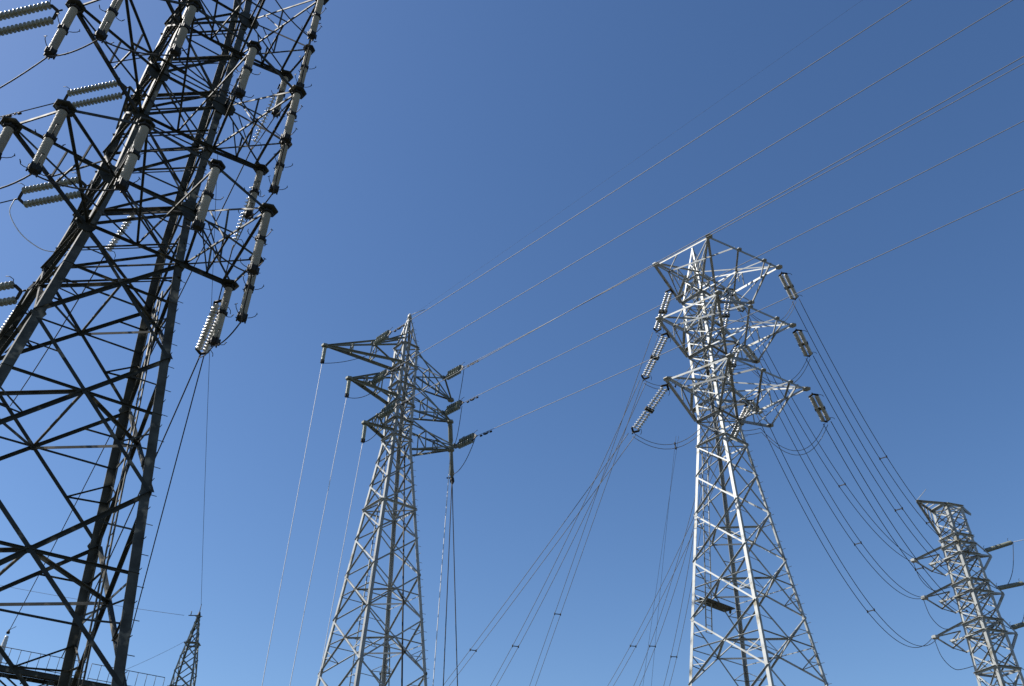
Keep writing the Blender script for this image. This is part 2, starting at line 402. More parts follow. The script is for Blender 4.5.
for h, nm in LV1:
    V = [T1.W(x, y, h) for x, y in POLY]; A, C = T1.P(0, h), T1.P(1, h); Au, Cu = T1.P(0, h+2.4), T1.P(1, h+2.4); Mid = (A+C)/2
    NODE1[nm] = V; out = Vector((.55, -.83, 0)); mb = MB()
    for p, q, b in ((A, V[0], .155), (V[0], V[1], .075), (V[1], V[2], .095), (V[2], V[3], .095), (V[3], V[4], .095), (V[4], V[5], .08), (V[5], V[6], .08), (V[6], C, .155)):
        beam(mb, p, q, b, out)
    off = Vector((-.12, .18, 0)); beam(mb, V[4]+off*1.2, V[6]+off*.2+Vector((-.1, -.25, 0)), .08)
    arm = mb.build('crossarm', M_DARK, t1)
    mb = MB(); dz = Vector((0, 0, .05))
    X1 = V[6]*.33+V[4]*.12+C*.55; X0 = V[0]*.4+V[1]*.1+A*.5
    for p, q, b in ((A, V[1], .075), (A, V[2], .09), (Mid, V[2], .065), (Mid, V[3], .065), (C, V[3], .09), (C, V[4], .075), (C, V[5], .065), (V[0], Mid, .07), (V[6], Mid, .07), (V[2]*.5+Mid*.5, V[1]*.6+A*.4, .06), (V[3]*.5+Mid*.5, V[4]*.6+C*.4, .06), (V[2]*.5+A*.5, V[3]*.5+C*.5, .07),
                    (A*.55+V[0]*.45, V[1]*.55+A*.45, .07), (C*.55+V[6]*.45, V[4]*.55+C*.45, .07)):
        beam(mb, p+dz, q+dz, b)
    mb.build('arm_bracing', M_DARK, arm)
    for p, q in ((Au, V[0]), (Au, V[1]), (Au, V[2]), (Cu, V[3]), (Cu, V[4]), (Cu, V[6]), (Cu, V[5])):
        mb = MB(); beam(mb, p+Vector((0, 0, .06)), q+Vector((0, 0, .14)), .07)
        a, b_ = p+(q-p)*.5, None
        foot = (A if (p-Au).length < .01 else C); f2 = foot+(q-foot)*.5
        mb.bar(a+Vector((0, 0, .05)), f2+Vector((0, 0, .06)), .05, .05)
        mb.bar(p+(q-p)*.25+Vector((0, 0, .05)), foot+(q-foot)*.5+Vector((0, 0, .06)), .04, .04)
        mb.build('hanger', M_DARK, arm)
    for i, p in enumerate(V):
        mb = MB(); mb.plate(p+Vector((0, 0, .03)), (0, 0, 1), .30 if i in (0, 1, 4, 6) else .24, .05, 6)
        mb.plate(p+Vector((0, 0, .02)), out, .24, .05, 6); mb.build('gusset_plate', M_DARK, arm)
    for p, r_ in ((A, .30), (C, .16), (Au, .42), (Cu, .46)):
        mb = MB(); mb.plate(p+out*.06, T1.n(0), r_, .03, 8); mb.build('gusset_plate', M_DARK, arm)

# grey support insulators round each arm, tied by the jumper they carry
WHERE = ['left front corner', 'left outer corner', 'front beam, nearer the left', 'front beam, nearer the right', 'right outer corner', 'right end beam', 'right inner corner']
for h, nm in LV1:
    V = NODE1[nm]
    for i, p in enumerate(V):
        support_insulator(p-Vector((0, 0, .02)), 'grey ribbed insulator under the dark tower\'s %s arm, at its %s' % (nm, WHERE[i]), 'support insulators of the dark tower', .4*i)
    bot = [p-Vector((0, 0, 2.5)) for p in V]; pts = []
    s0 = bot[0]+Vector((-2.6, 1.0, -1.1))
    chain = [s0]+bot
    for a, b in zip(chain, chain[1:]): pts += span(a, b, .22, 8)[:-1]
    pts.append(chain[-1])
    wire('jumper_cable', 'black jumper cable looping below the dark tower\'s %s arm, insulator to insulator' % nm, 'cable', pts, .022, M_WIRE, 'jumpers of the dark tower')

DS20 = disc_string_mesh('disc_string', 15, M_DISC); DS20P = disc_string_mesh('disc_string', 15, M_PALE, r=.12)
LDIR = Vector((math.sin(math.radians(-77)), math.cos(math.radians(-77)), -.03))
GT = 'tension strings of the dark tower'
for h, nm in LV1[1:]:
    p = NODE1[nm][0]; q0 = p+LDIR*.45
    tension_string(q0, q0+LDIR*2.9, DS20, 'pair of olive disc insulators pulling left from the dark tower\'s %s arm corner' % nm, GT, (0, -.6, .8))
    mb = MB(); mb.tube([p, q0], .04, 6); 
    e = q0+LDIR*2.9
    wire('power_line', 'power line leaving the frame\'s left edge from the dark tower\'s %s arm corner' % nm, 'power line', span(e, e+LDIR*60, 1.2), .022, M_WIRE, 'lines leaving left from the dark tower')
# inner circuit, behind the body
INN = [((130, 87), 26.4, 'upper'), ((90, 185), 21.4, 'middle'), ((28, 290), 16.6, 'lower')]
for (px, py), h, nm in INN:
    p = at_z(px, py, h+EYE); D, B = T1.P(3, h), T1.P(2, h); mb = MB()
    far = T1.W(-2.6, 3.6, h)
    for a, b in ((D, p), (T1.P(3, h+1.2), p), (T1.P(3, h-1.0), p)): mb.bar(a, b, .07, .07)
    mb.build('bracket', M_DARK, t1)
    if nm == 'lower': q0 = p+LDIR*.08
    else: q0 = p
    e = q0+LDIR*2.9
    tension_string(q0, e, DS20, 'pair of olive disc insulators at the dark tower\'s rear leg, %s of three' % nm, GT, (0, -.6, .8))
    wire('power_line', 'power line running left from the %s rear insulators of the dark tower' % nm, 'power line', span(e, e+LDIR*60, 1.0), .02, M_WIRE, 'lines leaving left from the dark tower', ((0, .75), (0, .95)))
    if nm == 'middle':
        c = T1.P(3, h-2.2); pts = [e, e+Vector((.02, .05, -.6)), e+(c-e)*.35+Vector((0, 0, -.75)), e+(c-e)*.75+Vector((0, 0, -.45)), c]
        wire('jumper_cable', 'thin pale jumper drooping from rear insulators to the dark tower\'s left leg', 'cable', smooth(pts), .018, M_WIREL)
# tension strings towards the lower left
for i, (h, nm) in enumerate(LV1):
    px = [((280, 84), (250, 152)), ((257, 176), (232, 250)), ((224, 296), (199, 358))][i]
    P = NODE1[nm][6]; p = at_z(*px[0], P.z-.05); q = at_len(p, *px[1], 3.0)
    tension_string(p, q, DS20P, 'white glossy disc insulator string on the dark tower\'s %s arm, right inner end' % nm, GT, (1, 0.4, 0), .12, False, nm == 'bottom')
    way = [[(177, 300), (104, 442), (9, 634)], [(213, 357), (180, 455), (136, 616)], [(155, 458), (135, 500), (86, 605)]][i]
    if i == 0: e = at_d(8, 633, 68.0)
    else: e = at_d(way[2][0]+(way[2][0]-way[1][0])*.5, way[2][1]+(way[2][1]-way[1][1])*.5, [0, 46, 47][i])
    sag = [1.0, .8, .7][i]
    wire('power_line', 'black cable dropping down left from the %s white insulator of the dark tower' % nm, 'power line', span(q, e, sag, 30), .026, M_WIRE, 'cables dropping from the dark tower')
    j = [P-Vector((0, 0, 2.5)), (P-Vector((0, 0, 2.5))+q)*.5-Vector((0, 0, .12)), q]
    wire('jumper_cable', 'short black lead joining the %s white insulator to the hanging grey one' % nm, 'cable', j, .02, M_WIRE, 'leads at the white insulators')
for i, (a, b, hh, wy, nm) in enumerate((((143, 200), (103, 258), 22.4, (10, 406), 'inside the dark tower body'), ((27, 298), (-12, 352), 17.2, (-120, 500), 'left of the dark tower\'s thick leg'))):
    p = at_z(*a, hh+EYE); q = at_len(p, *b, 3.0)
    tension_string(p, q, DS20P, 'white glossy disc insulator string seen '+nm, GT, (1, 0, 0), .12, False, False)
    e = at_d(*wy, 44.0); wire('power_line', 'thin black cable running down left from the string '+nm, 'power line', span(q, e, .5), .024, M_WIRE, 'cables dropping from the dark tower')

# ================================================================== angle tower (right of centre)
S3 = .55
T3 = Tower(18.94, 67.39, S3, -.1, [(-2.9, 8.08), (40.8, 1.86), (54.7, 1.80), (62.0, .10)])
t3 = thing('transmission_tower', 'tall bright galvanised tower right of centre, with three wide diamond arms', 'tower', T3.W(0, 0, T3.ground_h()), 'lattice transmission towers')
g3 = T3.ground_h()
R3 = [g3, 4.5, 11.6, 17.75, 22.73, 27.45, 31.63, 35.25, 38.2, 40.8]
T3.slim = 54.0
T3.legs(t3, .165, M_GALV, [g3, 11.6, 22.73, 31.63, 40.8, 48.0, 54.7, 62.0], (0,))
T3.footings(t3)
for k in range(4):
    for h0, h1 in zip(R3, R3[1:]):
        T3.panel(t3, k, h0, h1, (.07 if h1 < 36 else .06), M_GALV, h1 < 28, h1 < 32)
    for h0, h1 in ((40.8, 42.6), (42.6, 44.4), (44.4, 46.2), (46.2, 48.0), (48.0, 49.7), (49.7, 51.3), (51.3, 53.0), (53.0, 54.7), (54.7, 57.4), (57.4, 60.0)):
        T3.panel(t3, k, h0, h1, .055, M_GALV, False, False)
for h in (38.2, 40.8, 44.4, 48.0, 51.3, 54.7, 57.4): T3.belt(t3, h, .085, M_GALV)
for h0, h1 in zip(R3[2:6], R3[3:7]): T3.diaphragm(t3, h0, h1, .075, M_GALV)
T3.ladder(t3, 1, .74, 22.0, 39.5, .1, M_GALV)
mb = MB(); a, b = T3.P(2, 24.5), T3.P(1, 24.5); c_ = T3.W(0, 0, 24.5)
pa = a+(b-a)*.08+(c_-a)*.08; pb = a+(b-a)*.80+(c_-b)*.05
mb.bar(pa, pb, .62, .04)
for f in (0, .5, 1): mb.bar(pa+(pb-pa)*f+Vector((0, 0, -.08)), pa+(pb-pa)*f+Vector((0, 0, .0))+(c_-pa)*.02, .5, .09)
mb.build('work_platform', M_LEG, t3)
ND3 = {}
LV3 = [(54.7, 'top', [(-5.3, -5.6), (-1.0, -9.6), (6.5, -5.5), (5.1, -.1)]), (48.0, 'middle', [(-5.6, -5.8), (-1.0, -9.6), (6.7, -5.1), (4.8, .7)]), (40.8, 'bottom', [(-5.7, -6.7), (-1.1, -10.2), (6.5, -5.5), (4.9, .7)])]
for h, nm, pl in LV3:
    V = [T3.W(x, y, h) for x, y in pl]; L, F, R, B = [T3.P(k, h) for k in (2, 3, 0, 1)]; hu = h+3.2
    Lu, Fu, Ru = [T3.P(k, hu) for k in (2, 3, 0)]; N1, N2, N3, NP = V; ND3[nm] = V
    out = Vector((-.1, -1, 0)); mb = MB()
    for p, q, b in ((L, N1, .16), (N1, N2, .10), (N2, N3, .11), (N2+(N3-N2)*.86, NP, .11), (NP, R, .17), (L, F, .13)): beam(mb, p, q, b, out)
    arm = mb.build('crossarm', M_GALV, t3)
    mb = MB(); dz = Vector((0, 0, .06))
    q1 = N1+(F-N1)*.27; q2 = N2+(N3-N2)*.36; q3 = N2+(N3-N2)*.42; q4 = R+(N3-R)*.28; q5 = N2+(N3-N2)*.78; q6 = R+(N3-R)*.70; X = (q3+q4)/2
    for p, q, b in ((N1, F, .09), (N2, F, .09), (N2, R, .13), (N3, R, .13), (q1, q2, .10), (q1, N1+(N2-N1)*.42, .065), (q3, q4, .085), (q5, q6, .08), (X, q5, .07), (X, F, .07), (X, R, .07), (q1, L, .06), (q6, NP+(R-NP)*.4, .06)): beam(mb, p+dz, q+dz, b, out)
    mb.build('arm_bracing', M_GALV, arm)
    for p, q in ((Lu, N1), (Fu, N1), (Fu, N2), (Fu, N3), (Ru, N3), (Ru, NP), (Lu, N2)):
        mb = MB(); beam(mb, p, q+Vector((0, 0, .12)), .075)
        mdl = p+(q-p)*.5; ft = Vector((p.x, p.y, q.z)); mb.bar(mdl, ft+(q-ft)*.5+dz, .05, .05); mb.bar(mdl, ft+(q-ft)*.12+dz, .045, .045)
        mb.build('hanger', M_GALV, arm)
    # inner bracket behind the body
    hi = h+3.6; Bi, Ri, Li = T3.P(1, hi), T3.P(0, hi), T3.P(2, hi); I2 = T3.W(4.0, 2.4, hi); I1 = T3.W(-1.2, 4.2, hi); mb = MB()
    for p, q in ((Ri, I2), (Bi, I2), (Bi, I1), (Li, I1), (I1, I2)): beam(mb, p, q, .14)
    ib = mb.build('inner_bracket', M_GALV, t3)
    for p in V:
        mb = MB(); mb.plate(p+Vector((0, 0, .04)), (0, 0, 1), .20, .04, 6); mb.build('gusset_plate', M_GALV, arm)
    for p in (q3, q5):
        mb = MB(); mb.plate(p+Vector((0, 0, .05)), (0, 0, 1), .15, .03, 6); mb.build('gusset_plate', M_GALV, arm)
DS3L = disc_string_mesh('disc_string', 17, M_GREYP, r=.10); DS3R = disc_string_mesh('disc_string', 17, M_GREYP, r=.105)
G3 = 'tension strings of the angle tower'; B3 = 'twin conductors of the angle tower'
# outer circuit, left hand side
LS = [((668, 288), (656, 333), (580, 555), (533, 686)), ((666, 331), (643, 381), (554, 569), (490, 686)), ((664, 384), (632, 434), (520, 587), (445, 686))]
def two_leg(p, mid, end, dist):
    """sag that carries the span from p to the far end on bearing end through bearing mid"""
    e = at_d(end[0], end[1], dist); best = None
    for i in range(0, 60):
        s_ = -.5+i*.1; d = min((math.hypot(x[0]-mid[0], x[1]-mid[1]), s_) for x in [bearing(v) for v in span(p, e, s_, 40)])[0]
        if best is None or d < best[0]: best = (d, s_)
    return e, best[1]
for i, (h, nm, _) in enumerate(LV3):
    a, b, md, en = LS[i]; L0, N1 = T3.P(2, h), ND3[nm][0]
    # anchor on the left chord of the arm
    best = min(range(0, 101), key=lambda j: (bearing(N1+(L0-N1)*j/100)[0]-a[0])**2+(bearing(N1+(L0-N1)*j/100)[1]-a[1])**2)
    p = N1+(L0-N1)*best/100-Vector((0, 0, .1)); q = at_len(p, b[0], b[1], 3.1)
    tension_string(p, q, DS3L, 'pair of pale disc insulators at the left tip of the bright tower\'s %s arm' % nm, G3, (1, .3, 0), .11, True)
    ex = (en[0]+(en[0]-md[0])*.5, en[1]+(en[1]-md[1])*.5)
    e, sg = two_leg(q, md, ex, 66.0)
    bundle('twin line from the bright tower\'s %s left insulators down to the lower left' % nm, span(q, e, sg, 40), .40, .0155, M_WIREM, B3, (.62,))
# inner circuit, left hand side, leaving behind the body
for i, (h, nm, _) in enumerate(LV3):
    md, en = [((692, 555), (660, 686)), ((669, 600), (633, 686)), ((650, 616), (609, 686))][i]
    p = T3.W(4.0, 2.4, h+3.6); q = p+(at_d(*en, 70.0)-p).normalized()*3.1
    tension_string(p, q, DS3L, 'pair of pale disc insulators behind the bright tower\'s body at its %s arm' % nm, G3, (1, .3, 0), .11, True)
    e, sg = two_leg(q, md, (en[0]+(en[0]-md[0])*.5, en[1]+(en[1]-md[1])*.5), 70.0)
    bundle('twin line going down left from behind the bright tower, %s of three' % nm, span(q, e, sg, 40), .40, .0155, M_WIREM, B3, (.62,))

# ================================================================== far right tower
S4 = .60
T4 = Tower(48.54, 87.43, S4, -.47, [(-2.7, 3.25), (28, 1.87), (42, 1.55), (43, 1.5)])
t4 = thing('transmission_tower', 'bright galvanised tower leaning in at the lower right edge, short arms on both sides', 'tower', T4.W(0, 0, T4.ground_h()), 'lattice transmission towers')
g4 = T4.ground_h(); R4 = [g4, 3, 9, 14, 18, 21.5, 24.6, 26.4, 28.2, 29.4, 30.8, 32.3, 33.5, 35.0, 36.4, 37.6, 39.0, 40.5, 42.0]
T4.legs(t4, .235, M_GALV, [g4, 9, 18, 24.6, 32.3, 42.0]); T4.footings(t4)
for k in range(4):
    for h0, h1 in zip(R4, R4[1:]): T4.panel(t4, k, h0, h1, .07, M_GALV, h1 < 25 or h0 > 38, h1 < 25)
for h in (24.6, 28.2, 29.4, 32.3, 33.5, 36.4, 37.6, 38.5, 42.0): T4.belt(t4, h, .14, M_GALV)
LV4 = [(36.4, 'top'), (32.3, 'middle'), (28.2, 'bottom')]; ND4 = {}
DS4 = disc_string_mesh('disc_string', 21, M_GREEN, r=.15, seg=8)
for h, nm in LV4:
    tl = T4.W(-4.8, .9, h); tb = T4.W(-2.8, 1.75, h+.1); tr = T4.W(2.85, -.6, h); L, F, R, B = [T4.P(k, h) for k in (2, 3, 0, 1)]
    Lu, Fu, Ru, Bu = [T4.P(k, h+1.5) for k in (2, 3, 0, 1)]; mb = MB()
    tx, ty = bearing(tl); c1 = at_z(tx+18, ty+11, tl.z-.15); c2 = at_z(tx+16, ty+4, tl.z); c3 = at_z(tx+31, ty+15, tl.z-.15); c4 = at_z(tx+25, ty-6, tl.z+.5)
    for p, q, b in ((Lu, tl, .13), (L, c1, .06), (tl, c1, .13), (c2, c3, .13), (c3, B, .12), (c1, c4, .07), (c4, tl, .07), (c2, L, .07), (c2, F, .06), (c1, c3, .06), (c4, c2, .06)): beam(mb, p, q, b)
    mb.plate(tl, (0, 0, 1), .22, .16, 8); mb.bar(c2, c2+(L-c2)*.35, .2, .12)
    mb.build('crossarm', M_GALV, t4); mb = MB()
    for p, q, b in ((Ru, tr, .11), (R, tr, .13), (F, tr, .12), (T4.P(0, h-1.6), tr, .13), (Bu, T4.W(1.5, 2.6, h+.9), .1), (Ru, T4.W(1.5, 2.6, h+.9), .1), (B, T4.W(1.5, 2.6, h+.9), .1), (tr, T4.W(1.5, 2.6, h+.9), .09), (Fu, R, .08), (Ru, F, .08)): beam(mb, p, q, b)
    mb.build('crossarm', M_GALV, t4); ND4[nm] = (tl, tb, tr)
    p = (tr+R)*.5+Vector((0, 0, .3)); q = at_len(p, *[(1013, 542), (1024, 583), (1038, 620)][LV4.index((h, nm))], 3.6)
    tension_string(p, q, DS4, 'dark disc insulators reaching right from the far right tower\'s %s arm' % nm, 'tension strings of the far right tower', (0, .3, 1), .12, False, False)
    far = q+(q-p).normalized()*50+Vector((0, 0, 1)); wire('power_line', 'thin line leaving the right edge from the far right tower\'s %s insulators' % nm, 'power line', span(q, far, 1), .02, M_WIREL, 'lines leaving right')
    pts = [q, q+(R-q)*.25+Vector((0, 0, -1.6)), q+(R-q)*.55+Vector((0, 0, -2.4)), q+(R-q)*.85+Vector((0, 0, -2.3)), F+Vector((.3, -.3, -1.6))]
    wire('jumper_cable', 'loose jumper loop hanging right of the far right tower\'s %s arm' % nm, 'cable', smooth(pts), .02, M_WIRE, 'jumpers of the far right tower')
    pts = [tl-Vector((.1, 0, .1)), tl+Vector((.15, .2, -1.1)), tl+Vector((.8, .5, -1.7)), tl+Vector((1.5, .6, -1.7)), B+Vector((-.2, .1, -1.2))]
    wire('jumper_cable', 'loose jumper loop hanging below the far right tower\'s %s left tip' % nm, 'cable', smooth(pts), .02, M_WIRE, 'jumpers of the far right tower')
te = at_z(921, 506, 41.6*S4+EYE); L, F, R, B = [T4.P(k, 42.0) for k in (2, 3, 0, 1)]; te = T4.W(-4.2, -1.9, 42.0); mb = MB()
for p, q, b in ((L, te, .12), (F, te, .14), (T4.P(2, 39.2), te, .12), (R, T4.W(2.3, -.3, 41.3), .2), (F, T4.W(2.3, -.3, 41.3), .12)): beam(mb, p, q, b)
for f in (.25, .45, .65, .85):
    a = te+(L-te)*f; b_ = te+(T4.P(2, 39.2)-te)*f; c_ = te+(F-te)*f; mb.bar(a, b_, .05, .05); mb.bar(a, c_, .05, .05)
mb.tube([te, te+Vector((.9, 0, .9))], .02, 5)
mb.build('earth_wire_arm', M_GALV, t4)

# twin lines between the two bright towers
RS = [((781.5, 272), (795.5, 300)), ((796, 329), (809.5, 357)), ((812, 393), (827, 422.5))]
MIDR = [(896, 479), (872, 466), (870, 496)]
ENDR = [T4.W(.9, 1.5, 38.2), T4.W(1.2, 1.6, 34.6), T4.W(1.6, 1.2, 31.0)]
for i, (h, nm, _) in enumerate(LV3):
    p = ND3[nm][2]-Vector((0, 0, .1)); p = at_z(RS[i][0][0], RS[i][0][1], p.z); q = at_len(p, *RS[i][1], 3.1)
    tension_string(p, q, DS3R, 'pair of white disc insulators at the right tip of the bright tower\'s %s arm' % nm, G3, (1, -.5, 0), .125, True)
    e = ENDR[i]; best = min((min(math.hypot(bearing(v)[0]-MIDR[i][0], bearing(v)[1]-MIDR[i][1]) for v in span(q, e, s_*.1, 40)), s_*.1) for s_ in range(-5, 60))
    bundle('twin line from the %s white insulators at the arm tip to the far right tower' % nm, span(q, e, best[1], 40), .40, .018, M_WIRE, B3, (.42, .72))
    # jumper round the outside of the arm
    a = at_len(ND3[nm][0], *LS[i][1], 3.1); L0 = T3.P(2, h); R0 = ND3[nm][3]
    mid = L0+(R0-L0)*.5+Vector((0, 0, -.6))
    pts = span(a, L0+Vector((.2, -.3, -.45)), .9, 12)[:-1]+span(L0+Vector((.2, -.3, -.45)), R0+Vector((-.5, 0, -.25)), .25, 8)[:-1]+span(R0+Vector((-.5, 0, -.25)), q, 1.5, 14)
    bundle('twin jumper slung under the bright tower\'s %s arm from left tip to right tip' % nm, pts, .3, .015, M_WIREM, 'jumpers of the angle tower', (.2,), (0, .3, 1), 'jumper_cable', 'cable')
INS3 = [((728, 288), (743, 312), (845, 491), None), ((743, 345), (757, 363), (853, 538), None), ((748, 400), (760, 414), (836, 560), None)]
for i, (h, nm, _) in enumerate(LV3):
    p = T3.W(4.0, 2.4, h+3.6); a = INS3[i]; p = at_z(*a[0], p.z); q = at_len(p, *a[1], 3.1)
    tension_string(p, q, DS3R, 'pair of white disc insulators beside the bright tower\'s body, at its %s arm' % nm, G3, (1, -.5, 0), .125, True)
    e = ND4[LV4[i][1]][0]
    best = min((min(math.hypot(bearing(v)[0]-a[2][0], bearing(v)[1]-a[2][1]) for v in span(q, e, s_*.1, 40)), s_*.1) for s_ in range(-5, 80))
    bundle('twin line from beside the bright tower\'s body to the far right tower\'s %s left tip' % nm, span(q, e, best[1], 40), .40, .018, M_WIRE, B3, (.5,))

# ================================================================== slim tower left of centre
S2 = .55
T2 = Tower(-11.06, 73.17, S2, -.097, [(-2.9, 7.66), (41.5, 1.45), (52.5, 1.28), (56.6, .22)])
t2 = thing('transmission_tower', 'slim grey lattice tower left of centre, pointed peak, three pointed arms each side', 'tower', T2.W(0, 0, T2.ground_h()), 'lattice transmission towers')
g2 = T2.ground_h(); R2 = [g2, 4, 9.5, 14.8, 19.6, 24.05, 27.97, 31.38, 34.21, 36.7, 39.1, 41.5]
T2.slim = 52.0
T2.legs(t2, .185, M_GALV, [g2, 9.5, 19.6, 27.97, 34.21, 41.5, 52.5, 56.6], (0,)); T2.footings(t2)
for k in range(4):
    for h0, h1 in zip(R2, R2[1:]): T2.panel(t2, k, h0, h1, .068, M_GALV, h1 < 30, h1 < 25)
    for h0, h1 in zip([41.5, 43.4, 45.4, 47.6, 50, 52.5], [43.4, 45.4, 47.6, 50, 52.5, 55.4]): T2.panel(t2, k, h0, h1, .055, M_GALV, False, False)
for h in (34.2, 41.5, 43.4, 45.4, 47.6, 50.0, 52.5): T2.belt(t2, h, .10, M_GALV)
for h0, h1 in zip(R2[3:6], R2[4:7]): T2.diaphragm(t2, h0, h1, .07, M_GALV)
T2.ladder(t2, 1, .55, g2, 41, .25, M_GALV2)
mb = MB(); mb.tube([T2.P(0, h)+(T2.W(0, 0, h)-T2.P(0, h))*.45 for h in (g2, 20, 41)], .04, 8); mb.build('cable_riser', M_FIT, t2)
mb = MB(); p = T2.W(0, 0, 56.6); mb.lathe(p-Vector((0, 0, .1)), p+Vector((0, 0, .5)), [(0, .14), (.3, .12), (.45, .05)], 8); mb.tube([p+Vector((.1, 0, .3)), p+Vector((.9, -.2, .55))], .02, 5); mb.build('peak_cap', M_GALV, t2)
ARML = [((-7.5, -3.9, 50.0), 'top'), ((-4.5, -4.4, 45.8), 'middle'), ((-2.75, -2.7, 41.9), 'bottom')]
ARMR = [((4.65, 4.2, 49.0), 'top'), ((4.9, 2.0, 45.0), 'middle'), ((5.3, -.1, 40.6), 'bottom')]
TIPL = {}; TIPR = {}
for (a, nm) in ARML:
    tip = T2.W(*a); h = a[2]; up = 3.2; mb = MB(); TIPL[nm] = tip
    for p, q, b in ((T2.P(2, h), tip, .14), (T2.P(3, h), tip, .12), (T2.P(2, h+up), tip, .085), (T2.P(3, h+up), tip, .085)): beam(mb, p, q, b)
    for f in (.35, .65):
        c = [T2.P(2, h), T2.P(3, h), T2.P(3, h+up), T2.P(2, h+up)]; c = [x+(tip-x)*f for x in c]
        for i in range(4): mb.bar(c[i], c[(i+1) % 4], .055, .055)
        mb.bar(c[0], c[2], .05, .05)
    mb.plate(tip, (0, 0, 1), .2, .12, 6); mb.build('crossarm', M_GALV3, t2)
for (a, nm) in ARMR:
    tip = T2.W(*a); h = a[2]; up = 3.2; mb = MB(); TIPR[nm] = tip
    for p, q, b in ((T2.P(0, h), tip, .14), (T2.P(1, h), tip, .12), (T2.P(0, h+up), tip, .085), (T2.P(1, h+up), tip, .085)): beam(mb, p, q, b)
    for f in (.35, .65):
        c = [T2.P(0, h), T2.P(1, h), T2.P(1, h+up), T2.P(0, h+up)]; c = [x+(tip-x)*f for x in c]
        for i in range(4): mb.bar(c[i], c[(i+1) % 4], .055, .055)
        mb.bar(c[0], c[2], .05, .05)
    mb.plate(tip, (0, 0, 1), .2, .12, 6); mb.build('crossarm', M_GALV3, t2)
DS2 = disc_string_mesh('disc_string', 7, M_GREEN, r=.15, pitch=.16); G2 = 'tension strings of the slim tower'
ROD2 = shed_mesh(.85, .11, 'shed_column', mat('green_grey_porcelain', (.27, .31, .26), .35), .07, 10)
def up_line(q, exit_px, fall, label, r=.0145):
    e = at_z(exit_px[0], exit_px[1], EYE+(q.z-EYE)*fall); e2 = q+(e-q)*1.6
    return wire('power_line', label, 'power line', span(q, e2, .25, 40), r, M_WIREM, 'lines running up to the right edge', ((0, .45), (0, .75)))
SL = [((373, 344), (392, 336), 51.2, (903, 0)), ((370, 383), (388, 375), 47.0, (1003, 0)), ((378, 416), (399, 405), 43.2, (1024, 50))]
SR = [((444, 378), (464, 369), 49.2, (1024, 58)), ((443, 413), (462, 406), 45.1, (1024, 115)), ((455, 446), (475, 439), 40.8, (1024, 183))]
OL = ['first (highest)', 'second', 'third']; OR = ['fourth', 'fifth', 'sixth (lowest)']
for side, SS, OO, TIP in (('left', SL, OL, TIPL), ('right', SR, OR, TIPR)):
    for i, (a, b, h, ex) in enumerate(SS):
        nm = ORD[i]; p = at_z(*a, h*S2+EYE)
        far = at_z(*ex, EYE+h*S2*.95); d = (far-p).normalized(); q = p+d*1.75
        tension_string(p, q, DS2, 'pair of stubby dark green disc insulators on the slim tower\'s %s %s arm' % (nm, side), G2, (0, .4, 1), .17)
        tip = TIP[nm]; kk = (2, 3) if side == 'left' else (0, 1); mb = MB()
        for c_, b_ in ((tip, .08), (T2.P(kk[0], h+2.6), .08), (T2.P(kk[1], h+2.6), .06), (T2.P(kk[0], h-.2), .08)): beam(mb, c_, p, b_)
        mb.plate(p, d, .16, .05, 6); mb.build('string_bracket', M_GALV3, t2)
        up_line(q, ex, .95, 'power line from the slim tower to the upper right, %s of six' % OO[i])
for i, nm in enumerate(ORD):
    p = TIPL[nm]; t = thing('support_insulator', 'green grey rod insulator hanging from the slim tower\'s %s left arm tip' % nm, 'insulator', p, 'rod insulators of the slim tower')
    mb = MB(); mb.tube([(0, 0, 0), (0, 0, -.16)], .04, 6); child('link', mb.build('link', M_FIT, None, (0, 0, 0), True), t, (0, 0, 0))
    child('shed_column', ROD2, t, (0, 0, -.14)); child('clamp', clamp_mesh(.09, .14), t, (0, 0, -1.06))
    q = p-Vector((0, 0, 1.15)); en = [(262, 686), (290, 686), (318, 686)][i]
    e = at_d(en[0]-(bearing(q)[0]-en[0])*.3, en[1]+(en[1]-bearing(q)[1])*.3, [37, 37.5, 38.5][i])
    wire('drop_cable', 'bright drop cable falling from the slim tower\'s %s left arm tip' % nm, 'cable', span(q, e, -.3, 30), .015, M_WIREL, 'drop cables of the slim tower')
    st = at_z(*SL[i][1], SL[i][2]*S2+EYE)
    st = at_z(*SL[i][0], SL[i][2]*S2+EYE)
    wire('jumper_cable', 'thin jumper from the slim tower\'s %s left tip insulator back to its tension pair' % nm, 'cable', span(q, st+Vector((.4, -.1, -.5)), .25, 14), .018, M_WIRE, 'jumpers of the slim tower')
